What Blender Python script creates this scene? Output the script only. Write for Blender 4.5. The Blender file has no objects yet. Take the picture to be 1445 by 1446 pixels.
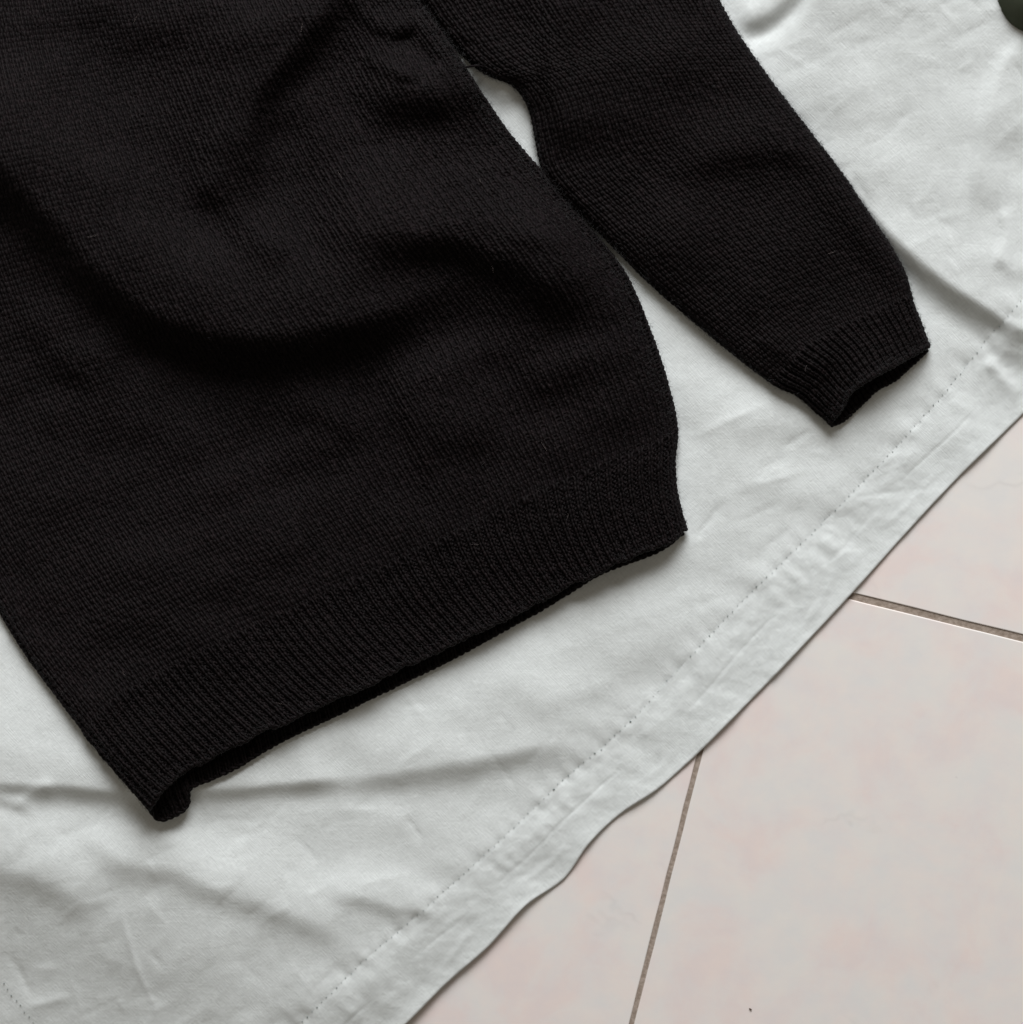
import bpy, math
import numpy as np
from mathutils import Vector, Matrix

rng = np.random.default_rng(11)
scn = bpy.context.scene
COL = scn.collection

# ------------------------------------------------------------------ camera
S = 0.45e-3                      # metres per photograph pixel on the floor
CAM = np.array([0.060, 0.075, 1.36])
LENS = 75.5
cam_d = bpy.data.cameras.new("camera")
cam = bpy.data.objects.new("camera", cam_d); COL.objects.link(cam)
fwd = Vector((-CAM[0], -CAM[1], -CAM[2])).normalized()
right = fwd.cross(Vector((0, 1, 0))).normalized()
up = right.cross(fwd).normalized()
R3 = Matrix((right, up, -fwd)).transposed()
cam.matrix_world = Matrix.Translation(Vector(CAM)) @ R3.to_4x4()
cam_d.sensor_fit = 'HORIZONTAL'; cam_d.sensor_width = 36.0
cam_d.lens = LENS; cam_d.clip_start = 0.01; cam_d.clip_end = 60
scn.camera = cam
RN = np.array(R3)

def unproj(px, py, z):
    """photograph pixel + height above the floor -> point in the room"""
    px = np.asarray(px, float); py = np.asarray(py, float); z = np.asarray(z, float)
    x = (px / 1445.0 - 0.5) * 36.0 / LENS
    y = (0.5 - py / 1446.0) * 36.0 / LENS * (1446.0 / 1445.0)
    d = np.stack([x, y, -np.ones_like(x)], -1) @ RN.T
    k = (z - CAM[2]) / d[..., 2]
    return CAM + d * k[..., None]

fp = unproj(1120., 690., .003)
cam_d.dof.use_dof = True
cam_d.dof.focus_distance = float((fp - CAM) @ np.array(fwd))
cam_d.dof.aperture_fstop = 2.4

# ------------------------------------------------------------------ light
world = bpy.data.worlds.new("World"); scn.world = world
world.use_nodes = True
bg = world.node_tree.nodes["Background"]
bg.inputs[0].default_value = (1.0, 0.90, 0.76, 1)
bg.inputs[1].default_value = 0.17
win_d = bpy.data.lights.new("window_light", 'AREA')
win_d.shape = 'RECTANGLE'; win_d.size = 2.1; win_d.size_y = 1.7
win_d.energy = 192; win_d.color = (0.97, 0.985, 1.0)
win = bpy.data.objects.new("window_light", win_d); COL.objects.link(win)
az = math.radians(5); el = math.radians(33); dist = 3.7
wp = Vector((math.sin(az) * math.cos(el), math.cos(az) * math.cos(el), math.sin(el))) * dist
win.location = wp
win.rotation_euler = (-wp).to_track_quat('-Z', 'Y').to_euler()
vs = scn.view_settings
vs.view_transform = 'Standard'; vs.look = 'None'; vs.exposure = 0; vs.gamma = 1
vs.use_curve_mapping = False

# ------------------------------------------------------------------ helpers
def crom(pts, n=400):
    """smooth curve through pts, evenly spaced by length"""
    p = np.array(pts, float)
    if len(p) > 2:
        q = np.vstack([2 * p[0] - p[1], p, 2 * p[-1] - p[-2]])
        out = []
        t = np.linspace(0, 1, 24, endpoint=False)[:, None]
        for i in range(len(p) - 1):
            a, b, c, d = q[i:i + 4]
            out.append(.5 * ((2 * b) + (c - a) * t + (2 * a - 5 * b + 4 * c - d) * t ** 2 + (3 * b - a - 3 * c + d) * t ** 3))
        p = np.vstack(out + [p[-1:]])
    l = np.r_[0, np.cumsum(np.hypot(*np.diff(p, axis=0).T))]
    s = np.linspace(0, l[-1], n)
    return np.stack([np.interp(s, l, p[:, 0]), np.interp(s, l, p[:, 1])], -1)

def sstep(x):
    x = np.clip(x, 0, 1); return x * x * (3 - 2 * x)

def fold(x, y, pts, amp, wl, wr, taper=.25, sharp=False):
    """ridge of height amp along a curve; wl / wr = widths left and right of its direction (y down)"""
    c = crom(pts, 26)
    m_ = max(wl, wr) * (6 if sharp else 2.8)
    sel = (x > c[:, 0].min() - m_) & (x < c[:, 0].max() + m_) & (y > c[:, 1].min() - m_) & (y < c[:, 1].max() + m_)
    out = np.zeros(x.shape)
    X = x[sel]; Y = y[sel]
    if X.size == 0: return out
    best = np.full(X.shape, 1e18); sgn = np.ones_like(X); par = np.zeros_like(X)
    for i in range(len(c) - 1):
        a, b = c[i], c[i + 1]; e = b - a; L2 = e @ e
        ux = X - a[0]; uy = Y - a[1]
        t = np.clip((ux * e[0] + uy * e[1]) / L2, 0, 1)
        dx = ux - t * e[0]; dy = uy - t * e[1]
        d = dx * dx + dy * dy; m = d < best
        best[m] = d[m]
        sgn[m] = (e[0] * dy - e[1] * dx)[m]
        par[m] = (i + t[m]) / (len(c) - 1)
    w = np.where(sgn < 0, wl, wr); best = np.sqrt(best)
    tp = sstep(par / taper) * sstep((1 - par) / taper)
    f = np.exp(-best / w) if sharp else np.exp(-(best / w) ** 2)
    out[sel] = amp * tp * f
    return out

def waves(x, y, lam, seed, n=22, ang=None, spread=math.pi):
    r = np.random.default_rng(seed); o = np.zeros_like(x)
    for _ in range(n):
        a = (r.uniform(0, 2 * math.pi) if ang is None else ang + r.normal() * spread)
        k = 2 * math.pi / (lam * r.uniform(.6, 1.6)); ph = r.uniform(0, 6.28)
        o += np.sin(k * (x * math.cos(a) + y * math.sin(a)) + ph)
    return o / math.sqrt(n / 2)

def mesh_obj(name, V, F, mat, parent=None, smooth=True):
    """V (n,3), F (m,4) quads or (m,3)"""
    V = np.ascontiguousarray(V, np.float32); F = np.ascontiguousarray(F, np.int32)
    me = bpy.data.meshes.new(name)
    me.vertices.add(len(V)); me.vertices.foreach_set("co", V.ravel())
    k = F.shape[1]
    me.loops.add(F.size); me.loops.foreach_set("vertex_index", F.ravel())
    me.polygons.add(len(F)); me.polygons.foreach_set("loop_start", np.arange(0, F.size, k, dtype=np.int32))
    me.polygons.foreach_set("use_smooth", np.full(len(F), smooth, bool))
    me.update(calc_edges=True)
    me.materials.append(mat)
    o = bpy.data.objects.new(name, me); COL.objects.link(o)
    if parent: o.parent = parent
    return o

def grid_faces(nu, nv, off=0, flip=False):
    i = np.arange(nu * nv).reshape(nv, nu) + off
    f = np.stack([i[:-1, :-1], i[:-1, 1:], i[1:, 1:], i[1:, :-1]], -1).reshape(-1, 4)
    return f[:, ::-1] if flip else f

def empty(name, label, cat, loc=(0, 0, 0)):
    o = bpy.data.objects.new(name, None); COL.objects.link(o); o.location = loc
    o["label"] = label; o["category"] = cat
    o.empty_display_size = .05
    return o

def tubes(P, N, rad, sides=5):
    """P (rows, m, 3) curve points, N normals; returns V,F of open tubes"""
    T = np.gradient(P, axis=1); T /= np.linalg.norm(T, axis=-1, keepdims=True) + 1e-12
    B = np.cross(N, T); B /= np.linalg.norm(B, axis=-1, keepdims=True) + 1e-12
    M = np.cross(T, B)
    a = np.arange(sides) * 2 * math.pi / sides
    rad = np.broadcast_to(rad, P.shape[:2])[..., None, None]
    V = P[:, :, None] + rad * (np.cos(a)[:, None] * B[:, :, None] + np.sin(a)[:, None] * M[:, :, None])
    r, m = P.shape[:2]
    idx = np.arange(r * m * sides).reshape(r, m, sides)
    a0, a1 = idx[:, :-1], idx[:, 1:]
    F = np.stack([a0, np.roll(a0, -1, 2), np.roll(a1, -1, 2), a1], -1).reshape(-1, 4)
    return V.reshape(-1, 3), F

# ------------------------------------------------------------------ materials
def new_mat(name):
    m = bpy.data.materials.new(name); m.use_nodes = True
    nt = m.node_tree; b = nt.nodes["Principled BSDF"]
    return m, nt, b

def N_(nt, typ, **kw):
    n = nt.nodes.new(typ)
    for k, v in kw.items():
        if k in n.inputs: n.inputs[k].default_value = v
        else: setattr(n, k, v)
    return n

def ramp(nt, fac, stops):
    r = nt.nodes.new("ShaderNodeValToRGB"); e = r.color_ramp.elements
    while len(e) < len(stops): e.new(.5)
    for k, (p, c) in zip(e, stops):
        k.position = p; k.color = (*c, 1) if len(c) == 3 else c
    nt.links.new(fac, r.inputs[0]); return r

def mixc(nt, fac, a, b, mode='MIX'):
    n = nt.nodes.new("ShaderNodeMix"); n.data_type = 'RGBA'; n.blend_type = mode
    if isinstance(fac, (int, float)): n.inputs[0].default_value = fac
    else: nt.links.new(fac, n.inputs[0])
    for s, v in ((6, a), (7, b)):
        if isinstance(v, tuple): n.inputs[s].default_value = (*v, 1)
        else: nt.links.new(v, n.inputs[s])
    return n.outputs[2]

def math_(nt, op, a, b=None):
    n = nt.nodes.new("ShaderNodeMath"); n.operation = op
    for i, v in enumerate((a, b)):
        if v is None: continue
        if isinstance(v, (int, float)): n.inputs[i].default_value = v
        else: nt.links.new(v, n.inputs[i])
    return n.outputs[0]

def yarn_mat(name, base, tint):
    m, nt, b = new_mat(name)
    tc = N_(nt, "ShaderNodeTexCoord")
    n1 = N_(nt, "ShaderNodeTexNoise", Scale=14.0, Detail=3.0); nt.links.new(tc.outputs["Object"], n1.inputs["Vector"])
    n2 = N_(nt, "ShaderNodeTexNoise", Scale=900.0, Detail=2.0); nt.links.new(tc.outputs["Object"], n2.inputs["Vector"])
    c1 = mixc(nt, n1.outputs[0], base, tint)
    r = ramp(nt, n2.outputs[0], [(.3, (.45,) * 3), (.7, (1.7,) * 3)])
    c2 = mixc(nt, 1.0, c1, r.outputs[0], 'MULTIPLY')
    n3 = N_(nt, "ShaderNodeTexNoise", Scale=330.0, Detail=2.0); nt.links.new(tc.outputs["Object"], n3.inputs["Vector"])
    r3 = ramp(nt, n3.outputs[0], [(.34, (.62,) * 3), (.52, (.95,) * 3), (.68, (1.6,) * 3)])
    c2 = mixc(nt, 1.0, c2, r3.outputs[0], 'MULTIPLY')
    nt.links.new(c2, b.inputs["Base Color"])
    b.inputs["Roughness"].default_value = .62
    b.inputs["Specular IOR Level"].default_value = .09
    b.inputs["Sheen Weight"].default_value = .010
    b.inputs["Sheen Roughness"].default_value = .45
    bp = N_(nt, "ShaderNodeBump", Strength=.5, Distance=.0004)
    nt.links.new(n2.outputs[0], bp.inputs["Height"]); nt.links.new(bp.outputs[0], b.inputs["Normal"])
    return m

M_YARN = yarn_mat("black_wool", (.0043, .0030, .0032), (.0056, .0034, .0037))
M_LINE = yarn_mat("black_wool_inside", (.0068, .0054, .0060), (.0078, .0058, .0064))
M_LINE.node_tree.nodes["Principled BSDF"].inputs["Specular IOR Level"].default_value = .02
M_LINE.node_tree.nodes["Principled BSDF"].inputs["Sheen Weight"].default_value = 0
M_FUZZ, _nt, _b = new_mat("wool_fuzz")
_b.inputs["Base Color"].default_value = (.012, .011, .012, 1); _b.inputs["Roughness"].default_value = .6
M_LINT, _nt, _b = new_mat("pale_lint")
_b.inputs["Base Color"].default_value = (.22, .18, .17, 1); _b.inputs["Roughness"].default_value = .5

def cloth_mat(name, col):
    m, nt, b = new_mat(name)
    tc = N_(nt, "ShaderNodeTexCoord")
    mp = N_(nt, "ShaderNodeMapping"); mp.inputs["Rotation"].default_value = (0, 0, math.radians(45))
    nt.links.new(tc.outputs["Object"], mp.inputs["Vector"])
    n1 = N_(nt, "ShaderNodeTexNoise", Scale=7.0, Detail=4.0); nt.links.new(mp.outputs[0], n1.inputs["Vector"])
    c = mixc(nt, n1.outputs[0], tuple(v * .965 for v in col), tuple(min(1, v * 1.03) for v in col))
    # woven threads: two crossing stretched noises
    hs = []
    for sc in ((1500, 160, 1), (160, 1500, 1)):
        q = N_(nt, "ShaderNodeMapping"); q.inputs["Scale"].default_value = sc
        nt.links.new(mp.outputs[0], q.inputs["Vector"])
        w = N_(nt, "ShaderNodeTexNoise", Scale=1.0, Detail=1.0); nt.links.new(q.outputs[0], w.inputs["Vector"])
        hs.append(w.outputs[0])
    weave = math_(nt, 'ADD', hs[0], hs[1])
    r = ramp(nt, math_(nt, 'MULTIPLY', weave, .5), [(.3, (.88,) * 3), (.7, (1.07,) * 3)])
    c = mixc(nt, 1.0, c, r.outputs[0], 'MULTIPLY')
    nt.links.new(c, b.inputs["Base Color"])
    b.inputs["Roughness"].default_value = 1.0
    b.inputs["Specular IOR Level"].default_value = .03
    # fine creasing of washed cotton
    n3 = N_(nt, "ShaderNodeTexNoise", Scale=55.0, Detail=6.0, Roughness=.62, Distortion=.6); nt.links.new(mp.outputs[0], n3.inputs["Vector"])
    q = N_(nt, "ShaderNodeMapping"); q.inputs["Rotation"].default_value = (0, 0, math.radians(-20)); q.inputs["Scale"].default_value = (60, 330, 1)
    nt.links.new(tc.outputs["Object"], q.inputs["Vector"])
    n4 = N_(nt, "ShaderNodeTexNoise", Scale=1.0, Detail=3.0, Distortion=.8); nt.links.new(q.outputs[0], n4.inputs["Vector"])
    b1 = N_(nt, "ShaderNodeBump", Strength=.13, Distance=.0022); nt.links.new(n3.outputs[0], b1.inputs["Height"])
    b2 = N_(nt, "ShaderNodeBump", Strength=.10, Distance=.0012); nt.links.new(n4.outputs[0], b2.inputs["Height"]); nt.links.new(b1.outputs[0], b2.inputs["Normal"])
    b3 = N_(nt, "ShaderNodeBump", Strength=.5, Distance=.0003); nt.links.new(weave, b3.inputs["Height"]); nt.links.new(b2.outputs[0], b3.inputs["Normal"])
    nt.links.new(b3.outputs[0], b.inputs["Normal"])
    return m

M_SHEET = cloth_mat("mint_cotton", (.703, .730, .722))
M_HEM = cloth_mat("mint_cotton_double", (.706, .735, .727))
M_THREAD, _nt, _b = new_mat("teal_thread")
_b.inputs["Base Color"].default_value = (.085, .125, .12, 1); _b.inputs["Roughness"].default_value = .7
def tile_mat():
    m, nt, b = new_mat("glazed_tile")
    tc = N_(nt, "ShaderNodeTexCoord"); oi = N_(nt, "ShaderNodeObjectInfo")
    add = N_(nt, "ShaderNodeVectorMath", operation='ADD')
    off = N_(nt, "ShaderNodeVectorMath", operation='SCALE'); off.inputs["Scale"].default_value = 1.0
    comb = N_(nt, "ShaderNodeCombineXYZ")
    nt.links.new(math_(nt, 'MULTIPLY', oi.outputs["Random"], 37.0), comb.inputs[0])
    nt.links.new(math_(nt, 'MULTIPLY', oi.outputs["Random"], 91.0), comb.inputs[1])
    nt.links.new(tc.outputs["Object"], add.inputs[0]); nt.links.new(comb.outputs[0], add.inputs[1])
    v = add.outputs[0]
    n1 = N_(nt, "ShaderNodeTexNoise", Scale=17.0, Detail=6.0, Roughness=.6, Distortion=.4); nt.links.new(v, n1.inputs["Vector"])
    n2 = N_(nt, "ShaderNodeTexNoise", Scale=46.0, Detail=5.0, Roughness=.6); nt.links.new(v, n2.inputs["Vector"])
    c = ramp(nt, n1.outputs[0], [(.40, (.812, .788, .76)), (.50, (.83, .777, .747)), (.62, (.835, .738, .708))]).outputs[0]
    r2 = ramp(nt, n2.outputs[0], [(.35, (.965, .97, .985)), (.65, (1.02, 1.0, .985))])
    c = mixc(nt, 1.0, c, r2.outputs[0], 'MULTIPLY')
    # sparse hair-like grey veins: thin contour of a distorted noise, only where a mask allows
    n3 = N_(nt, "ShaderNodeTexNoise", Scale=6.0, Detail=5.0, Roughness=.55, Distortion=.35); nt.links.new(v, n3.inputs["Vector"])
    ln = math_(nt, 'ABSOLUTE', math_(nt, 'SUBTRACT', n3.outputs[0], .5))
    lr = ramp(nt, ln, [(0.0, (1, 1, 1)), (.012, (0, 0, 0))])
    n4 = N_(nt, "ShaderNodeTexNoise", Scale=15.0, Detail=3.0); nt.links.new(v, n4.inputs["Vector"])
    mr = ramp(nt, n4.outputs[0], [(.58, (0, 0, 0)), (.68, (1, 1, 1))])
    msk = math_(nt, 'MULTIPLY', lr.outputs[0], mr.outputs[0])
    c = mixc(nt, math_(nt, 'MULTIPLY', msk, .13), c, (.36, .33, .33))
    n5 = N_(nt, "ShaderNodeTexNoise", Scale=75.0, Detail=3.0); nt.links.new(v, n5.inputs["Vector"])
    sp = ramp(nt, n5.outputs[0], [(.755, (0, 0, 0)), (.82, (1, 1, 1))])
    c = mixc(nt, math_(nt, 'MULTIPLY', sp.outputs[0], .5), c, (.38, .36, .36))
    nt.links.new(c, b.inputs["Base Color"])
    b.inputs["Roughness"].default_value = .42
    b.inputs["Specular IOR Level"].default_value = .4
    bp = N_(nt, "ShaderNodeBump", Strength=.12, Distance=.0006); nt.links.new(n2.outputs[0], bp.inputs["Height"]); nt.links.new(bp.outputs[0], b.inputs["Normal"])
    return m

M_TILE = tile_mat()
M_GROUT, _nt, _b = new_mat("brown_grout")
_tc = N_(_nt, "ShaderNodeTexCoord"); _n = N_(_nt, "ShaderNodeTexNoise", Scale=420.0, Detail=4.0); _nt.links.new(_tc.outputs["Object"], _n.inputs["Vector"])
_r = ramp(_nt, _n.outputs[0], [(.3, (.25, .195, .155)), (.7, (.40, .33, .28))]); _nt.links.new(_r.outputs[0], _b.inputs["Base Color"])
_b.inputs["Roughness"].default_value = .95
_bp = N_(_nt, "ShaderNodeBump", Strength=.6, Distance=.0008); _nt.links.new(_n.outputs[0], _bp.inputs["Height"]); _nt.links.new(_bp.outputs[0], _b.inputs["Normal"])

# ------------------------------------------------------------------ floor: grout bed and tiles
bed = mesh_obj("floor", np.array([[-6, -6, -.0007], [6, -6, -.0007], [6, 6, -.0007], [-6, 6, -.0007]]), np.array([[0, 1, 2, 3]]), M_GROUT)
bed["kind"] = "structure"
cross = unproj(1054., 805., 0.)
ax = unproj(1445., 905.5, 0.) - unproj(1200., 845., 0.); ax /= np.linalg.norm(ax)
ay = np.array([-ax[1], ax[0], 0])
TILE = .400; GX, GY = .0030, .0044          # gap across the columns / rows
def tile_mesh():
    # rounded-edge slab, edge slightly uneven
    hw, hh, th, bv = TILE / 2, TILE / 2, .008, .0009
    prof = [(0.0, -th), (0.0, -bv), (.00012, -.0003), (.0003, -.00006), (.0008, 0.0)]
    n = 26
    ring = []
    for ex, ey, dx, dy in ((-1, -1, 1, 0), (1, -1, 0, 1), (1, 1, -1, 0), (-1, 1, 0, -1)):
        for k in range(n):
            ring.append((ex + dx * 2 * k / n, ey + dy * 2 * k / n))
    ring = np.array(ring); V = []
    m = len(ring)
    wob = np.random.default_rng(5).normal(size=m) * .00012
    for ins, z in prof:
        V.append(np.stack([ring[:, 0] * (hw - ins + wob), ring[:, 1] * (hh - ins + wob), np.full(m, z)], -1))
    V = np.vstack(V); F = []
    for a in range(len(prof) - 1):
        for k in range(m):
            F.append((a * m + k, a * m + (k + 1) % m, (a + 1) * m + (k + 1) % m, (a + 1) * m + k))
    me = bpy.data.meshes.new("tile")
    top = tuple(range((len(prof) - 1) * m, len(prof) * m))
    me.from_pydata([tuple(v) for v in V], [], [tuple(f) for f in F] + [top])
    for p in me.polygons: p.use_smooth = len(p.vertices) == 4
    me.materials.append(M_TILE); me.update()
    return me
tm = tile_mesh()
ang = math.atan2(ax[1], ax[0])
for iy in range(-2, 3):
    for ix in range(-3, 2):
        c = cross + ax * ((ix + .5) * (TILE + GX)) + ay * ((iy + .5) * (TILE + GY))
        o = bpy.data.objects.new("tile", tm); COL.objects.link(o)
        o.location = c; o.rotation_euler = (0, 0, ang); o.parent = bed

# ------------------------------------------------------------------ sheet
CREST = np.polyfit([1110, 1150, 1195, 1240, 1300, 1370, 1440, 1560], [118, 180, 245, 305, 365, 414, 455, 520], 3)
def sheet_z(x, y):
    """height of the cloth over the floor, metres (x, y in photograph pixels)"""
    mm = 1e-3
    z = np.full_like(x, 2.0 * mm)
    A = lambda pts, amp, up, dn, **k: fold(x, y, pts, amp * mm, up, dn, **k)
    # long fold coming out from under the hem, lit above, shaded below
    z += A([(-120, 1092), (20, 1104), (90, 1106), (160, 1113), (240, 1107), (300, 1110), (420, 1101), (500, 1092)], 6.2, 105, 17, taper=.12)
    z += A([(400, 1102), (500, 1094), (600, 1080), (700, 1062), (790, 1046), (870, 1040)], 6.2, 135, 25, taper=.3)
    z += A([(-40, 1118), (0, 1128), (40, 1140)], 1.7, 12, 10)
    z += A([(20, 1145), (50, 1120), (80, 1105)], 1.6, 10, 16)
    z += A([(100, 1150), (175, 1212), (240, 1221), (300, 1250), (370, 1272), (440, 1298), (530, 1345)], 4.6, 70, 26)
    z += A([(-90, 1200), (20, 1225), (90, 1250), (150, 1300)], 5.0, 70, 30)
    dn_ = (-(x + 260) * 310 + (y - 1130) * 860) / math.hypot(310, 860)
    z += 19 * mm * (1 - sstep((dn_ + 40) / 290)) * sstep((860 - x) / 640) * sstep((y - 560) / 480)
    z += A([(455, 1250), (530, 1270), (600, 1285), (640, 1278)], 2.8, 40, 16)
    # tall fold under the sleeve on the right
    f_ = np.poly1d(CREST); xc = np.clip(x, 1080, 1600); g_ = f_(xc); h_ = f_.deriv()(xc)
    d_ = (y - g_) / np.sqrt(1 + h_ * h_)
    z += 11 * mm * np.where(d_ < 0, np.exp(-(d_ / 520) ** 2), np.exp(-(d_ / 24) ** 2)) * sstep((x - 1090) / 150)
    z += 20 * mm * sstep((330 - y) / 560) * sstep((x - 960) / 330)
    z += A([(1385, 470), (1430, 492), (1480, 520), (1540, 560)], 4.2, 22, 22)
    z += A([(1390, 500), (1420, 540), (1450, 560)], 2.0, 10, 14)
    # upper right corner
    z += A([(1035, 62), (1085, 44), (1120, 15), (1160, -40)], -4.0, 16, 13)
    z += A([(1030, 30), (1090, 8), (1140, -50)], 3.5, 30, 26)
    z += A([(1470, 20), (1418, 100), (1398, 165), (1386, 235), (1380, 310)], 4.0, 45, 15)
    z += A([(1416, 285), (1419, 335), (1405, 385)], 1.6, 20, 7)
    # pale strip between body and sleeve
    z += A([(640, 60), (690, 108), (740, 135)], 5.0, 24, 20)
    # wide swells
    z += A([(980, 640), (1080, 590), (1180, 620)], 1.8, 50, 30)
    z += A([(640, 960), (800, 900), (960, 800)], 2.0, 60, 60)
    z += A([(720, 1000), (850, 960), (960, 880)], 1.6, 36, 24)
    # ironing creases: short, thin, mostly running up to the right
    r = np.random.default_rng(3)
    for a, b, w, h in (((975, 768), (1028, 702), 5, -1.0), ((1098, 638), (1155, 603), 5, -.9), ((965, 625), (1092, 566), 7, .9), ((1190, 706), (1335, 688), 5, -.8),
                       ((165, 1268), (232, 1446), 5, .9), ((3, 1330), (52, 1420), 7, -1.0), ((570, 1150), (602, 1192), 5, -.8), ((480, 1010), (560, 965), 6, .8), ((30, 1425), (110, 1405), 6, 1.0),
                       ((300, 1290), (330, 1252), 4, -.8), ((1080, 560), (1130, 540), 6, .7), ((1110, 545), (1240, 500), 8, .8), ((1040, 690), (1150, 660), 6, .7), ((1020, 745), (1120, 700), 6, -.6),
                       ((1060, 80), (1170, 40), 6, .5), ((1100, 110), (1180, 75), 6, -.5)):
        m = ((a[0] + b[0]) / 2 + r.normal() * 4, (a[1] + b[1]) / 2 + r.normal() * 4)
        z += fold(x, y, [a, m, b], h * mm, w, w * 1.3, taper=.35, sharp=True)
    for k in range(300):
        cx, cy = (r.uniform(330, 1330), r.uniform(480, 1380)) if k < 120 else ((r.uniform(-40, 520), r.uniform(1130, 1470)) if (k < 160 or k > 235) else (r.uniform(1020, 1460), r.uniform(-10, 420)))
        th = math.radians((-33 if r.random() < .72 else 48) + r.normal() * 15); L = r.uniform(25, 120)
        a = (cx - L * math.cos(th) / 2, cy - L * math.sin(th) / 2); b = (cx + L * math.cos(th) / 2, cy + L * math.sin(th) / 2)
        w_ = r.uniform(3, 6)
        z += fold(x, y, [a, (cx + r.normal() * 3, cy + r.normal() * 3), b], r.choice([-1, 1]) * r.uniform(.12, .6) * mm, w_, w_ * r.uniform(1.2, 3.5), taper=.45, sharp=True)
    z += .45 * mm * waves(x, y, 150, 1) + .10 * mm * waves(x, y, 55, 2) + .025 * mm * waves(x, y, 22, 4)
    return np.maximum(z, .5 * mm)

EDGE = [(215, 1800), (350, 1668), (470, 1548), (570, 1450), (632, 1388), (690, 1337), (742, 1280), (796, 1242), (832, 1192), (876, 1150), (930, 1114), (986, 1064), (1050, 1000), (1112, 936), (1200, 842), (1290, 742), (1360, 668), (1445, 585), (1560, 470), (1700, 330), (1900, 130)]
STIT = [(140, 1730), (270, 1600), (350, 1520), (430, 1440), (520, 1352), (612, 1273), (700, 1193), (798, 1100), (868, 1040), (938, 968), (1030, 868), (1150, 750), (1246, 652), (1330, 560), (1386, 490), (1416, 455), (1470, 395), (1620, 250), (1820, 50)]
NS = 720
eE = crom(EDGE, NS); eS = crom(STIT, NS)
inw = np.array([-.713, -.701])
sheet = empty("bed_sheet", "pale mint cotton sheet with stitched hem spread over the tiled floor", "sheet", tuple(unproj(700., 1000., 0.)))
def attach(o, root):
    o.parent = root; o.matrix_parent_inverse = Matrix.Translation(-Vector(root.location)); return o

# main cloth: from the stitch line inwards
tt = np.r_[np.arange(0, 24, 3.), np.arange(24, 1150, 3.6), np.arange(1150, 2100, 24.)]
PX = eS[None, :, 0] + inw[0] * tt[:, None]; PY = eS[None, :, 1] + inw[1] * tt[:, None]
sv = np.linspace(0, 1, NS)[None, :] * 2350
def pucker(s, seed, lam): return waves(s, s * 0, lam, seed, n=9, ang=0, spread=.2)
def seam_pull(s_, t_):
    """gathers and the dip of the seam, at distance t_ from the stitch line"""
    return .20e-3 * pucker(s_, 21, 30) * np.exp(-np.abs(t_) / 14) + .3e-3 * pucker(s_ + .5 * t_, 22, 70) * np.exp(-np.abs(t_) / 40) - .3e-3 * np.exp(-(t_ / 4) ** 2)
ZC = sheet_z(PX, PY)
ZC += seam_pull(sv + 0 * PX, tt[:, None] + 0 * PX)
cl = mesh_obj("cloth", unproj(PX, PY, ZC).reshape(-1, 3), grid_faces(NS, len(tt)), M_SHEET); attach(cl, sheet)

# hem band: a folded double strip, from the edge to the stitch line
nb = 56
w = np.linspace(0, 1, nb)[:, None]
HX = eE[None, :, 0] * (1 - w) + eS[None, :, 0] * w; HY = eE[None, :, 1] * (1 - w) + eS[None, :, 1] * w
ZH0 = sheet_z(HX, HY)
pk = np.clip(w * 1.15, 0, 1)
ZH = ZH0 * (.55 + .45 * sstep(w / .88)) + .4e-3 * (1 - sstep((w - .72) / .25))
ZH += .11e-3 * pucker(sv + 8 * w, 31, 26) * sstep((w - .5) / .12) * sstep((.97 - w) / .12) * np.clip(.55 + .6 * pucker(sv, 34, 330), 0, 1.2) + .26e-3 * pucker(sv - 16 * w, 32, 62) * pk + .3e-3 * pucker(sv, 33, 120) * (1 - w) + .05e-3 * waves(HX, HY, 17, 39) + .09e-3 * waves(HX, HY, 40, 40)
ZH += -.32e-3 * np.exp(-((w - .55 + .03 * pucker(sv, 35, 300)) / .026) ** 2) * (.5 + .5 * np.clip(pucker(sv, 36, 260), -1, 1))
ZH += .35e-3 * np.exp(-((w - .30 + .05 * pucker(sv, 37, 240)) / .05) ** 2) * np.clip(pucker(sv, 38, 200), 0, 1)
# loose edge lifts off the floor where it bows out
lift = np.interp(sv[0], np.linspace(0, 2350, 48), np.random.default_rng(9).uniform(.2, 1.6, 48)) * 1e-3
ZH += lift[None, :] * np.exp(-w / .3)
ZH -= .8e-3 * np.exp(-(w / .012) ** 2)
ZH += .6e-3 * np.exp(-w / .15)
bl = sstep((w - .74) / .26)
ZH = ZH * (1 - bl) + (ZH0 + seam_pull(sv + 0 * w, -(1 - w) * 101 + 0 * sv)) * bl
ZH = np.maximum(ZH, 1.2e-3)
topv = unproj(HX, HY, ZH)
botz = np.maximum(ZH - .8e-3, .25e-3)
botz[0] = ZH[0] - .5e-3
botv = topv.copy(); botv[..., 2] = botz; botv[0, :, :2] += 0.0002
ntop = nb * NS
Vh = np.vstack([topv.reshape(-1, 3), botv.reshape(-1, 3)])
Fh = np.vstack([grid_faces(NS, nb), grid_faces(NS, nb, ntop, True)])
i0 = np.arange(NS - 1)
Fh = np.vstack([Fh, np.stack([i0, i0 + ntop, i0 + 1 + ntop, i0 + 1], -1)])
hm = mesh_obj("hem", Vh, Fh, M_HEM); attach(hm, sheet)

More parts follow.
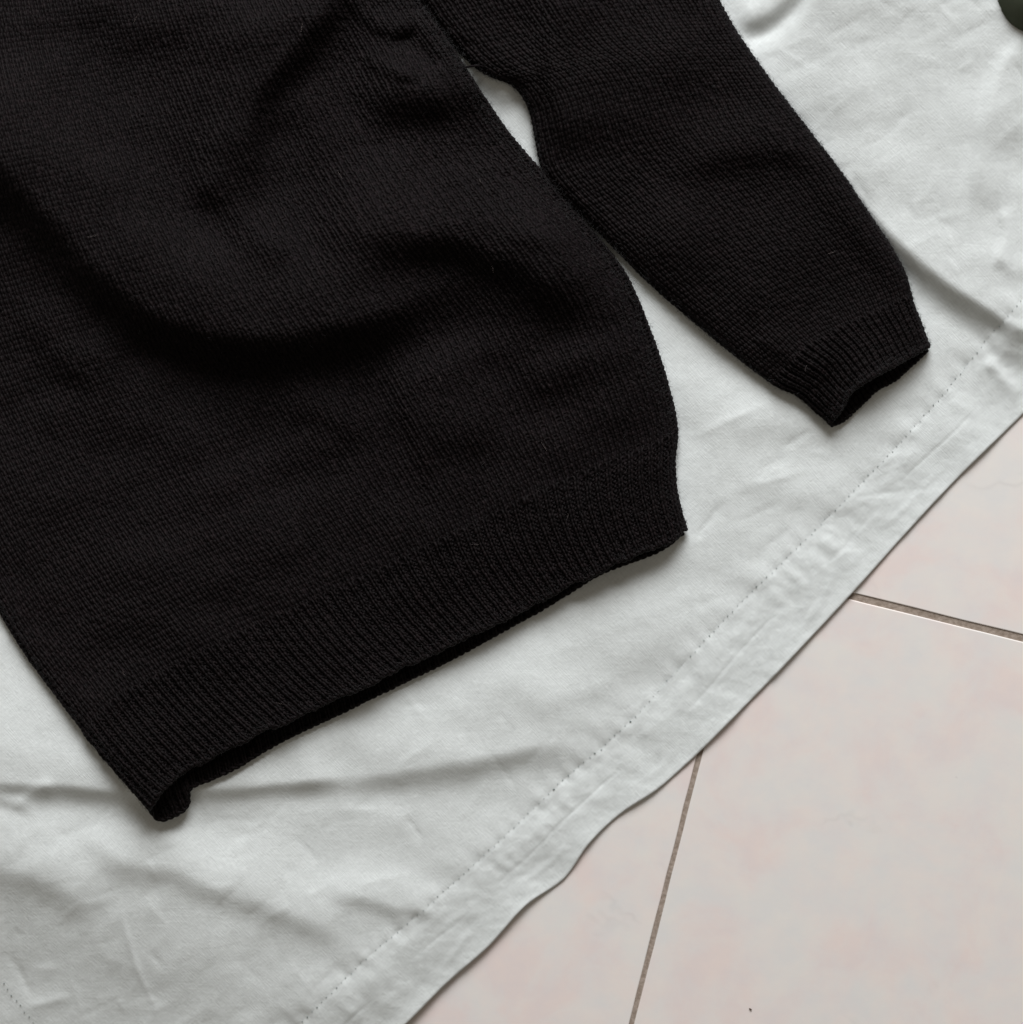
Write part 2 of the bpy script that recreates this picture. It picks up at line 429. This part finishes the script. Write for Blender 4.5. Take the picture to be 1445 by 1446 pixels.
# hem stitching: dark pricks of thread and the pale thread between them
def stitch_line(curve_px, step, zfun, name):
    L = np.hypot(*np.diff(curve_px, axis=0).T).sum(); n = int(L / step)
    c = crom(curve_px, n); r = np.random.default_rng(77)
    d = np.gradient(c, axis=0); d /= np.linalg.norm(d, axis=1, keepdims=True)
    nrm = np.stack([-d[:, 1], d[:, 0]], -1)
    Vs, Fs = [], []
    for k in range(n):
        p = c[k] + r.normal(size=2) * .45 + nrm[k] * r.normal() * .5
        ln = r.uniform(.6, 1.15) if r.random() > .06 else r.uniform(1.6, 2.6)
        if r.random() < .07: continue
        a = d[k] * math.cos(.5) + nrm[k] * math.sin(.5) * r.choice([1, .6])
        t = np.linspace(-1, 1, 4)[:, None]
        q = p + a * t * ln * .62
        zz = zfun(q[:, 0], q[:, 1]) + .35e-3
        P = unproj(q[:, 0], q[:, 1], zz)[None]
        v, f = tubes(P, np.broadcast_to([0, 0, 1.], P.shape), np.array([[.10, .38, .40, .12]]) * 1e-3 * r.uniform(.75, 1.25), 5)
        Fs.append(f + sum(len(u) for u in Vs)); Vs.append(v)
    o = mesh_obj("hem_stitches", np.vstack(Vs), np.vstack(Fs), M_THREAD); o["kind"] = "stuff"; attach(o, sheet)
zst = ZC[0]
def z_on_stitch(x, y):
    k = np.argmin((eS[:, 0][None] - x[:, None]) ** 2 + (eS[:, 1][None] - y[:, None]) ** 2, axis=1)
    return zst[k]
stitch_line(eS, 9.6, z_on_stitch, "a")
stitch_line(crom([(-120, 1235), (-60, 1312), (0, 1384), (45, 1441), (150, 1565)], 200), 9.6, lambda x, y: sheet_z(x, y) + .2e-3, "b")

# ------------------------------------------------------------------ sweater
sweater = empty("knitted_sweater", "black hand-knitted wool sweater with ribbed hem and cuff laid on the pale sheet", "sweater", tuple(unproj(600., 600., .002)))

def coons(B, T, L, Rr, nu, nv):
    b = crom(B, nu)[None]; t = crom(T, nu)[None]; l = crom(L, nv)[:, None]; r = crom(Rr, nv)[:, None]
    u = np.linspace(0, 1, nu)[None, :, None]; v = np.linspace(0, 1, nv)[:, None, None]
    return (1 - v) * b + v * t + (1 - u) * l + u * r - ((1 - u) * (1 - v) * b[:, :1] + u * (1 - v) * b[:, -1:] + (1 - u) * v * t[:, :1] + u * v * t[:, -1:])

def up2(a, shape, k):
    r = np.arange(shape[0]) / k; c = np.arange(shape[1]) / k
    t = np.stack([np.interp(c, np.arange(a.shape[1]), a[i]) for i in range(a.shape[0])])
    return np.stack([np.interp(r, np.arange(a.shape[0]), t[:, j]) for j in range(t.shape[1])], 1)

def base_z(x, y, rad=38):
    z = np.zeros_like(x)
    for k in range(8):
        z += sheet_z(x + rad * math.cos(k * .785), y + rad * math.sin(k * .785))
    return np.maximum(z / 8, sheet_z(x, y) - 2e-3)

class Patch:
    """surface sampled on a grid: position and normal by (u, v) in 0..1"""
    def __init__(s, px, z):
        s.px = px; s.P = unproj(px[..., 0], px[..., 1], z)
        du = np.gradient(s.P, axis=1); dv = np.gradient(s.P, axis=0)
        n = np.cross(du, dv); n *= np.sign(n[..., 2:3] + 1e-12)
        s.N = n / (np.linalg.norm(n, axis=-1, keepdims=True) + 1e-12)
        s.nv, s.nu = px.shape[:2]
    def at(s, u, v):
        fu = np.clip(u, 0, 1) * (s.nu - 1.001); fv = np.clip(v, 0, 1) * (s.nv - 1.001)
        i = fu.astype(int); j = fv.astype(int); a = (fu - i)[..., None]; b = (fv - j)[..., None]
        g = lambda A: (A[j, i] * (1 - a) + A[j, i + 1] * a) * (1 - b) + (A[j + 1, i] * (1 - a) + A[j + 1, i + 1] * a) * b
        n = g(s.N)
        return g(s.P), n / np.linalg.norm(n, axis=-1, keepdims=True)

def knit(name, pat, v0, v1, ncol, nrow, rad, depth, rib=False, pts=10, sides=5, seed=0, back=0):
    """rows of interlocking yarn loops over part of a patch + the cloth layer they make"""
    r = np.random.default_rng(seed)
    th = (np.arange(ncol * pts + 1) / pts) * 2 * math.pi            # 2 pi per stitch
    i = np.minimum((np.arange(ncol * pts + 1) // pts), ncol - 1)
    x = th / (2 * math.pi) + .145 * np.sin(2 * th)
    jx = r.normal(size=(nrow, ncol)) * .05; jy = r.normal(size=(nrow, ncol)) * .08; jz = r.normal(size=(nrow, ncol)) * .18
    if not rib:                                                     # the two legs of a stitch sit close, a groove parts the columns
        xl = x - np.floor(x + 1e-9); x = np.floor(x + 1e-9) + xl - .075 * np.sin(2 * math.pi * (xl - .5)) * -1
    hy = (.82 if rib else .80) * np.cos(th)
    zz = -depth * np.cos(2 * th)
    if not rib: zz = zz - depth * 1.5 * (.5 + .5 * np.cos(2 * math.pi * x))
    if rib:
        purl = (i % 2) == 1
        # knit ribs stand proud and wide, purl columns sink between them
        e = np.arange(ncol + 1); wdt = np.where(np.arange(ncol) % 2 == 1, .74, 1.26); cum = np.r_[0, np.cumsum(wdt)]; cum *= ncol / cum[-1]
        x = np.interp(x, e, cum)
        ph = np.cos(math.pi * (x - .63) )
        zz = np.where(purl, depth * np.cos(2 * th) - depth * .95, zz + depth * .75)
    row = np.arange(nrow)[:, None]
    X = x[None] + jx[:, i]; Y = row + .5 + hy[None] + jy[:, i]
    # rows and columns wander a little
    X = X + .12 * np.sin(row * .11 + X * .35 + seed) ; Y = Y + .12 * np.sin(X * .13 + seed * 2)
    u = X / ncol; v = v0 + (v1 - v0) * Y / nrow
    P, N = pat.at(u, v)
    P = P + N * (zz[None] * (1 + jz[:, i]))[..., None]
    rr = rad * (1 + .13 * r.normal(size=(nrow, ncol)))[:, i]
    V, F = tubes(P, N, rr, sides)
    C = (P - CAM) @ RN
    sx = (C[..., 0] / -C[..., 2] * LENS / 36 + .5) * 1445; sy = (.5 - C[..., 1] / -C[..., 2] * LENS / 36) * 1446
    keep = (sx > -90) & (sy > -90)
    F = F.reshape(nrow, P.shape[1] - 1, sides, 4)[keep[:, :-1] & keep[:, 1:]].reshape(-1, 4)
    used = np.unique(F); remap = np.zeros(len(V), np.int64); remap[used] = np.arange(len(used)); V = V[used]; F = remap[F]
    gu = np.linspace(0, 1, 90)[None, :]; gv = np.linspace(v0, v1, max(8, int(nrow * .7)))[:, None]
    Q, NQ = pat.at(gu + 0 * gv, gv + 0 * gu)
    Q = Q - NQ * (depth * .35)
    o = mesh_obj(name, Q.reshape(-1, 3), grid_faces(90, gv.shape[0]), M_LINE); attach(o, sweater)
    s = mesh_obj("knit_stitches", V, F, M_YARN, None); s["kind"] = "stuff"; s.parent = o
    s.matrix_parent_inverse = Matrix.Identity(4)
    return o

def edge_cord(name, pat, vv, rad, n=500, host=None, u0=0., u1=1., beads=90, drop=0.):
    """thick cast-on edge: two twisted strands along an edge"""
    u = np.linspace(u0, u1, n)
    P, N = pat.at(u, np.full(n, vv))
    T = np.gradient(P, axis=0); T /= np.linalg.norm(T, axis=1, keepdims=True); B = np.cross(N, T)
    Vs, Fs = [], []
    for k in (0, 1):
        ph = np.linspace(0, beads * math.pi, n) + k * math.pi
        Q = P + rad * .8 * (np.cos(ph)[:, None] * B + np.sin(ph)[:, None] * N) - N * drop
        v, f = tubes(Q[None], N[None], 1.18 * rad * (1 + .12 * np.sin(ph * 1.7) + .10 * np.sin(ph * .23 + k))[None], 6)
        Fs.append(f + sum(len(q) for q in Vs)); Vs.append(v)
    o = mesh_obj(name, np.vstack(Vs), np.vstack(Fs), M_YARN); o.parent = host; return o

def selvedge(host, pat, v0, v1, rad, step=7.4):
    for uu in (.0015, .9985):
        n = 900; v = np.linspace(v0, v1, n)
        P, N = pat.at(np.full(n, uu), v)
        L = np.linalg.norm(np.diff(P, axis=0), axis=1).sum() / S / step
        T = np.gradient(P, axis=0); T /= np.linalg.norm(T, axis=1, keepdims=True); B = np.cross(N, T)
        Vs, Fs = [], []
        for k in (0, 1):
            ph = np.linspace(0, L * math.pi, n) + k * math.pi
            Q = P + rad * .6 * (np.cos(ph)[:, None] * B + np.sin(ph)[:, None] * N) - N * rad * .5
            vv, f = tubes(Q[None], N[None], rad * (1 + .18 * np.sin(ph * 1.31 + k))[None], 6)
            Fs.append(f + sum(len(q) for q in Vs)); Vs.append(vv)
        o = mesh_obj("side_edge", np.vstack(Vs), np.vstack(Fs), M_YARN); o.parent = host

# --- body front
HEM = [(210, 1141), (236, 1112), (262, 1088), (300, 1068), (350, 1044), (400, 1020), (480, 985), (560, 947), (640, 909), (720, 871), (800, 829), (870, 796), (930, 771), (970, 748)]
LEFT = [(210, 1141), (150, 1075), (98, 1008), (40, 930), (0, 866), (-60, 760), (-130, 600), (-190, 400), (-240, 150), (-260, -130)]
RIGHT = [(970, 748), (958, 700), (954, 655), (957, 600), (941, 530), (920, 468), (888, 392), (850, 340), (806, 290), (770, 246), (722, 190), (684, 136), (656, 92), (632, 56), (604, 16), (565, -50), (530, -130)]
TOP = [(-260, -130), (0, -140), (300, -150), (530, -130)]
NU, NV = 420, 620
BP = coons(HEM, TOP, LEFT, RIGHT, NU, NV)
_v = np.linspace(0, 1, NV); VR = .138
for i in range(NU):
    l = np.r_[0, np.cumsum(np.hypot(*np.diff(BP[:, i], axis=0).T))]
    sN = np.interp(_v, [0, VR, 1], [0, 140, l[-1]])
    BP[:, i] = np.stack([np.interp(sN, l, BP[:, i, 0]), np.interp(sN, l, BP[:, i, 1])], -1)
_u = np.linspace(0, 1, NU); _q = np.zeros_like(BP)
for j in range(NV):
    uu = _u - .10 * np.sin(math.pi * _u) * (1 - math.exp(-(j / (NV - 1)) / .3))
    _q[j, :, 0] = np.interp(uu, _u, BP[j, :, 0]); _q[j, :, 1] = np.interp(uu, _u, BP[j, :, 1])
BP = _q
_w = waves(_u * 860, _u * 0, 26, 71, n=9, ang=0, spread=.1) * .9 + waves(_u * 860, _u * 0, 90, 72, n=7, ang=0, spread=.1) * 1.4
BP[..., 1] += (_w[None] * np.exp(-np.linspace(0, 1, NV)[:, None] * 1200 / 30))
bu = np.linspace(0, 1, NU)[None, :]; bv = np.linspace(0, 1, NV)[:, None]
wpx = np.linalg.norm(np.diff(BP, axis=1), axis=-1).sum(1)[:, None]
hpx = np.linalg.norm(np.diff(BP, axis=0), axis=-1).sum(0)[None, :]

def roundedge(d, w):
    q = np.clip(d / w, 0, 1); return np.sqrt(np.maximum(0, 1 - (1 - q) ** 2))

def body_z(x, y, u, v):
    mm = 1e-3
    dl = u * wpx; dr = (1 - u) * wpx; dh = v * hpx
    z = np.zeros_like(x) + 3.2 * mm
    z += 6.5 * mm * roundedge(np.minimum(dl, dr), 26)
    z += 3.0 * mm * (1 - np.exp(-np.minimum(dl, dr) / 90))
    ins = sstep(np.minimum(dl, dr) / 60) ** .7
    A = lambda pts, amp, up, dn, **k: ins * fold(x, y, pts, amp * mm, up, dn, **k)
    f = 0
    f = f + A([(-140, 90), (-20, 205), (70, 290), (140, 370), (205, 425), (280, 458), (365, 468), (450, 458), (530, 436), (600, 405), (660, 370)], 27, 150, 44, taper=.18)
    f = f + A([(420, 318), (510, 322), (600, 325), (680, 340), (750, 372), (812, 420), (850, 475)], 19, 95, 42, taper=.28)
    f = f + A([(480, 118), (560, 128), (630, 128), (700, 150)], 15, 75, 42, taper=.4)
    f = f + A([(352, 300), (345, 225), (352, 145), (394, 84), (456, 8), (500, -60)], 17, 85, 30, taper=.28)
    f = f + A([(262, 200), (315, 275), (370, 335), (440, 362)], 9, 60, 30, taper=.3)
    f = f + A([(100, -40), (190, 20), (320, 40), (420, 20)], 6, 60, 40)
    f = f + A([(645, 760), (604, 650), (578, 570), (556, 480)], 3.8, 18, 75, taper=.4)
    f = f + A([(600, 480), (640, 560), (680, 650)], 3.2, 50, 70, taper=.3)
    f = f + A([(20, 560), (200, 620), (420, 610)], 4, 90, 120, taper=.3)
    f = f + A([(100, 820), (300, 780), (520, 690)], 4, 90, 90, taper=.3)
    f = f + A([(780, 470), (850, 560), (880, 640)], 4, 60, 60, taper=.3)
    f = f + A([(380, 560), (470, 590), (520, 640)], 2.4, 30, 16, taper=.35)
    f = f + A([(690, 330), (760, 330), (820, 350)], 4, 30, 18, taper=.35)
    f = f + A([(640, 480), (720, 500), (800, 560)], 3, 50, 22, taper=.35)
    f = f + A([(40, 420), (90, 500), (170, 560)], 5, 60, 26, taper=.35)
    f = f + A([(500, 70), (540, 92), (600, 112)], 4, 16, 12, taper=.35)
    f = f + (1.1 * mm * waves(x, y, 230, 41) + .45 * mm * waves(x, y, 85, 42)) * ins
    z = z + f * sstep((dh + 10) / 190)
    # hem opening: the front edge stands off the back layer; corner on the left kicks up
    z = z + mm * np.exp(-dh / 110) * (3.6 * np.exp(-((u - .34) / .30) ** 2) + 9.0 * np.exp(-(u / .06) ** 2) + 4.0 * np.exp(-((u - .90) / .06) ** 2))
    z = z + .8 * mm * np.exp(-dh / 40) * np.sin(u * 31 + 1) * sstep(u / .1) * sstep((1 - u) / .1)
    # raised selvedge rim and pocket by the armpit
    z = z + fold(x, y, [(590, 8), (622, 60), (650, 104), (690, 158)], 5 * mm, 20, 18) + fold(x, y, [(562, 40), (590, 72), (618, 108)], -5 * mm, 18, 22)
    # armhole seam curving away from the armpit, bunched on its upper side
    SEAM = [(612, 30), (590, 46), (560, 56), (522, 46), (492, 16), (468, -40)]
    z = z + fold(x, y, SEAM, -1.2 * mm, 7, 8, taper=.25) + fold(x, y, [(p[0] + 6, p[1] - 17) for p in SEAM], 2.6 * mm, 20, 18, taper=.35)
    return z
ZB = body_z(BP[..., 0], BP[..., 1], bu, bv)
ZB = ZB + up2(base_z(BP[::4, ::4, 0], BP[::4, ::4, 1]), BP.shape[:2], 4)
body = Patch(BP, ZB)
VR = .138
RAD = .98e-3
hemrib = knit("hem_ribbing", body, 0.0, VR, 132, 20, .86e-3, .75e-3, rib=True, seed=1)
front = knit("front_panel", body, VR, 1.0, 94, 152, RAD, .80e-3, seed=2, pts=9)
edge_cord("cast_on_edge", body, .001, .95e-3, host=hemrib, beads=96, drop=.4e-3)

selvedge(hemrib, body, 0, VR, .95e-3); selvedge(front, body, VR, 1, .95e-3)
# --- back layer of the hem, seen below the front edge
BHEM = [(212, 1143), (226, 1157), (249, 1150), (264, 1138), (268, 1113), (300, 1099), (335, 1082), (400, 1044), (480, 1006), (560, 967), (640, 928), (700, 895), (760, 862), (800, 838), (850, 808), (930, 777), (964, 752)]
BTOP = [(190, 1092), (205, 1075), (225, 1055), (262, 1030), (320, 990), (400, 950), (480, 912), (560, 874), (640, 836), (720, 800), (800, 764), (870, 735), (930, 714), (950, 700)]
KP = coons(BHEM, BTOP, [BHEM[0], BTOP[0]], [BHEM[-1], BTOP[-1]], 420, 60)
ku = np.linspace(0, 1, 420)[None, :]; kv = np.linspace(0, 1, 60)[:, None]
ZK = sheet_z(KP[..., 0], KP[..., 1]) + 2.6e-3 + .4e-3 * np.sin(ku * 40) * (1 - kv) + 4.5e-3 * np.exp(-((ku - .05) / .045) ** 2) * np.exp(-kv / .5)
ZK = ZK + 1.0e-3 * np.sin(np.clip(kv * 3, 0, 1) * math.pi)
back = Patch(KP, ZK)
backrib = knit("back_hem_ribbing", back, 0, 1, 132, 12, .86e-3, .75e-3, rib=True, seed=5, pts=8)
edge_cord("cast_on_edge", back, .004, 1.0e-3, host=backrib, beads=96)

# --- sleeve
SIN = [(1173, 598), (1152, 580), (1130, 560), (1108, 549), (1085, 537), (1040, 503), (985, 458), (920, 402), (870, 352), (830, 312), (790, 272), (766, 238), (756, 192), (746, 150), (724, 120), (692, 107), (668, 91), (640, 63), (603, 14), (564, -50), (540, -130)]
SOUT = [(1313, 489), (1303, 462), (1290, 428), (1279, 388), (1258, 348), (1220, 291), (1190, 246), (1150, 194), (1100, 129), (1075, 95), (1040, 44), (1010, -12), (960, -130)]
CUFF = [(1173, 598), (1190, 577), (1200, 557), (1212, 546), (1233, 533), (1261, 518), (1290, 502), (1313, 489)]
STOP = [(540, -130), (700, -140), (850, -140), (960, -130)]
SU, SVn = 260, 460
SP = coons(CUFF, STOP, SIN, SOUT, SU, SVn)
su = np.linspace(0, 1, SU)[None, :]; sv_ = np.linspace(0, 1, SVn)[:, None]
swp = np.linalg.norm(np.diff(SP, axis=1), axis=-1).sum(1)[:, None]; shp = np.linalg.norm(np.diff(SP, axis=0), axis=-1).sum(0)[None, :]
def sleeve_z(x, y):
    mm = 1e-3
    dl = su * swp; dr = (1 - su) * swp; dc = sv_ * shp
    d = np.minimum(dl, dr)
    z = 3.2 * mm + 7.5 * mm * roundedge(d, 30) + 5 * mm * (1 - np.exp(-d / 80)) * sstep(dc / 260)
    ins = sstep(d / 50)
    A = lambda pts, amp, l, r, **k: ins * fold(x, y, pts, amp * mm, l, r, **k)
    z = z + A([(800, 235), (790, 150), (786, 60), (786, -60)], 9, 26, 90, taper=.25)
    z = z + A([(930, 250), (1020, 215), (1110, 205), (1180, 235)], 5, 50, 26, taper=.3)
    z = z + A([(870, 300), (960, 340), (1060, 400), (1120, 470)], 4, 60, 40, taper=.3)
    z = z + A([(1000, 60), (900, 90), (820, 60)], 4, 60, 60, taper=.3)
    z = z + A([(1050, 480), (1120, 500), (1180, 540)], 4, 30, 24, taper=.3)
    z = z + .8 * mm * waves(x, y, 170, 51) * ins
    # cuff mouth: front layer arches up over the opening
    z = z + mm * np.exp(-dc / 60) * (7 * np.exp(-((su - .52) / .26) ** 2))
    return z
ZS = sleeve_z(SP[..., 0], SP[..., 1]) + up2(base_z(SP[::3, ::3, 0], SP[::3, ::3, 1]), SP.shape[:2], 3)
# the sleeve is joined to the body at the armhole: same height there
slv = Patch(SP, ZS)
VC = .105
cuffrib = knit("cuff_ribbing", slv, 0, VC, 44, 14, .86e-3, .75e-3, rib=True, seed=8)
sleeve = knit("sleeve", slv, VC, 1.0, 37, 118, RAD, .80e-3, seed=9, pts=9)
edge_cord("cast_on_edge", slv, .002, .95e-3, host=cuffrib, beads=28, n=260, drop=.4e-3)
selvedge(cuffrib, slv, 0, VC, .95e-3); selvedge(sleeve, slv, VC, 1, .95e-3)
BC = [(1174, 600), (1192, 592), (1215, 571), (1236, 551), (1264, 535), (1290, 512), (1309, 494)]
BCT = [(1140, 560), (1165, 535), (1195, 505), (1225, 485), (1255, 470), (1295, 455)]
QP = coons(BC, BCT, [BC[0], BCT[0]], [BC[-1], BCT[-1]], 160, 50)
qu = np.linspace(0, 1, 160)[None, :]
ZQ = sheet_z(QP[..., 0], QP[..., 1]) + 2.6e-3 + 0 * qu
bc = Patch(QP, ZQ)
backcuff = knit("back_cuff_ribbing", bc, 0, 1, 44, 9, .86e-3, .75e-3, rib=True, seed=12, pts=8)
edge_cord("cast_on_edge", bc, .006, .95e-3, host=backcuff, beads=28, n=260)

# --- loose end of yarn across the gap at the armpit
q = crom([(636, 110), (650, 99), (662, 94), (678, 93), (700, 98)], 30)
P = unproj(q[:, 0], q[:, 1], .0125 + .002 * np.sin(np.linspace(0, 3.1, 30)))
v, f = tubes(P[None], np.broadcast_to([0, 0, 1.], (1, 30, 3)), np.full((1, 30), .7e-3), 6)
o = mesh_obj("loose_thread", v, f, M_LINE); attach(o, sweater)

# --- fuzz: fine hairs standing off the wool, and a few pale lint hairs
def hairs(name, mat, spec, seed, rad):
    r = np.random.default_rng(seed); Ps, Ns, Rd = [], [], []
    for pat, n, lo, hi, ulim in spec:
        u = r.uniform(0, 1, n); v = r.uniform(0, 1, n)
        if ulim:
            k = r.random(n); u = np.where(k < .35, np.abs(r.normal(size=n)) * .012, np.where(k < .7, 1 - np.abs(r.normal(size=n)) * .012, u)); v = np.where(k > .85, np.abs(r.normal(size=n)) * .01, v)
        p, nn = pat.at(u, v)
        L = r.uniform(lo, hi, n)[:, None]
        a = r.uniform(0, 6.28, n); dirv = np.stack([np.cos(a), np.sin(a), r.uniform(-.1, .45, n)], -1)
        bend = r.normal(size=(n, 3)) * .35
        t = np.linspace(-.5, .5, 4)
        pts = p[:, None] + nn[:, None] * (1.5e-3 + .3e-3 * r.random((n, 1, 1))) + L[:, None] * (dirv[:, None] * t[None, :, None] + bend[:, None] * (t[None, :, None] ** 2))
        Ps.append(pts); Ns.append(np.broadcast_to([0.03, .02, 1.], pts.shape))
    P = np.concatenate(Ps); Nn = np.concatenate(Ns)
    v, f = tubes(P, Nn, np.broadcast_to(np.array([.4, 1, 1, .3]) * rad, P.shape[:2]), 3)
    o = mesh_obj(name, v, f, mat); o["kind"] = "stuff"; attach(o, sweater)
hairs("wool_fuzz", M_FUZZ, [(body, 6500, .0015, .0042, True), (slv, 3200, .0015, .0042, True), (back, 300, .0015, .003, True), (bc, 120, .002, .004, True)], 61, .058e-3)
hairs("lint_hairs", M_LINT, [(body, 20, .003, .007, False), (slv, 5, .003, .007, False)], 62, .06e-3)

# ------------------------------------------------------------------ low dark mound for an unidentified dark shape at the corner
M_DARK, nt, b = new_mat("dark_olive_mound")
tc = N_(nt, "ShaderNodeTexCoord"); n1 = N_(nt, "ShaderNodeTexNoise", Scale=60.0, Detail=4.0); nt.links.new(tc.outputs["Object"], n1.inputs["Vector"])
r_ = ramp(nt, n1.outputs[0], [(.3, (.060, .070, .048)), (.7, (.085, .095, .070))]); nt.links.new(r_.outputs[0], b.inputs["Base Color"])
b.inputs["Roughness"].default_value = 1; b.inputs["Specular IOR Level"].default_value = 0
nu_, nv_ = 64, 32
a = np.linspace(0, 2 * math.pi, nu_)[None, :]; e = np.linspace(0, math.pi / 2, nv_)[:, None]
rr = 1 + .05 * np.sin(3 * a + 1) + .03 * np.sin(5 * a) * np.cos(e)
c0 = unproj(1488., -52., 0.)
Vd = np.stack([c0[0] + .048 * rr * np.cos(a) * np.cos(e) ** .6, c0[1] + .048 * rr * np.sin(a) * np.cos(e) ** .6, .014 + .026 * np.sin(e) * (1 + .06 * np.sin(2 * a)) + 0 * a], -1)
dk = mesh_obj("dark_mound", Vd.reshape(-1, 3), grid_faces(nu_, nv_), M_DARK)
dk["label"] = "dark olive rounded mound, unidentified, at the far corner of the sheet"; dk["category"] = "cloth"

# ------------------------------------------------------------------ crumb on the tile
M_CR, nt, b = new_mat("brown_crumb"); b.inputs["Base Color"].default_value = (.06, .03, .02, 1); b.inputs["Roughness"].default_value = .9
a = np.linspace(0, 2 * math.pi, 9)[None, :]; e = np.linspace(-math.pi / 2, math.pi / 2, 6)[:, None]
c0 = unproj(1060., 1425., 0.)
rr = 1 + .3 * np.sin(2 * a + 3 * e)
Vd = np.stack([c0[0] + .0009 * rr * np.cos(a) * np.cos(e), c0[1] + .0004 * rr * np.sin(a) * np.cos(e) - .0006 * np.cos(a) * np.cos(e), .0005 + .0005 * np.sin(e) + 0 * a], -1)
cr = mesh_obj("crumb", Vd.reshape(-1, 3), grid_faces(9, 6), M_CR)
cr["label"] = "tiny dark brown crumb lying on the pinkish tile"; cr["category"] = "crumb"
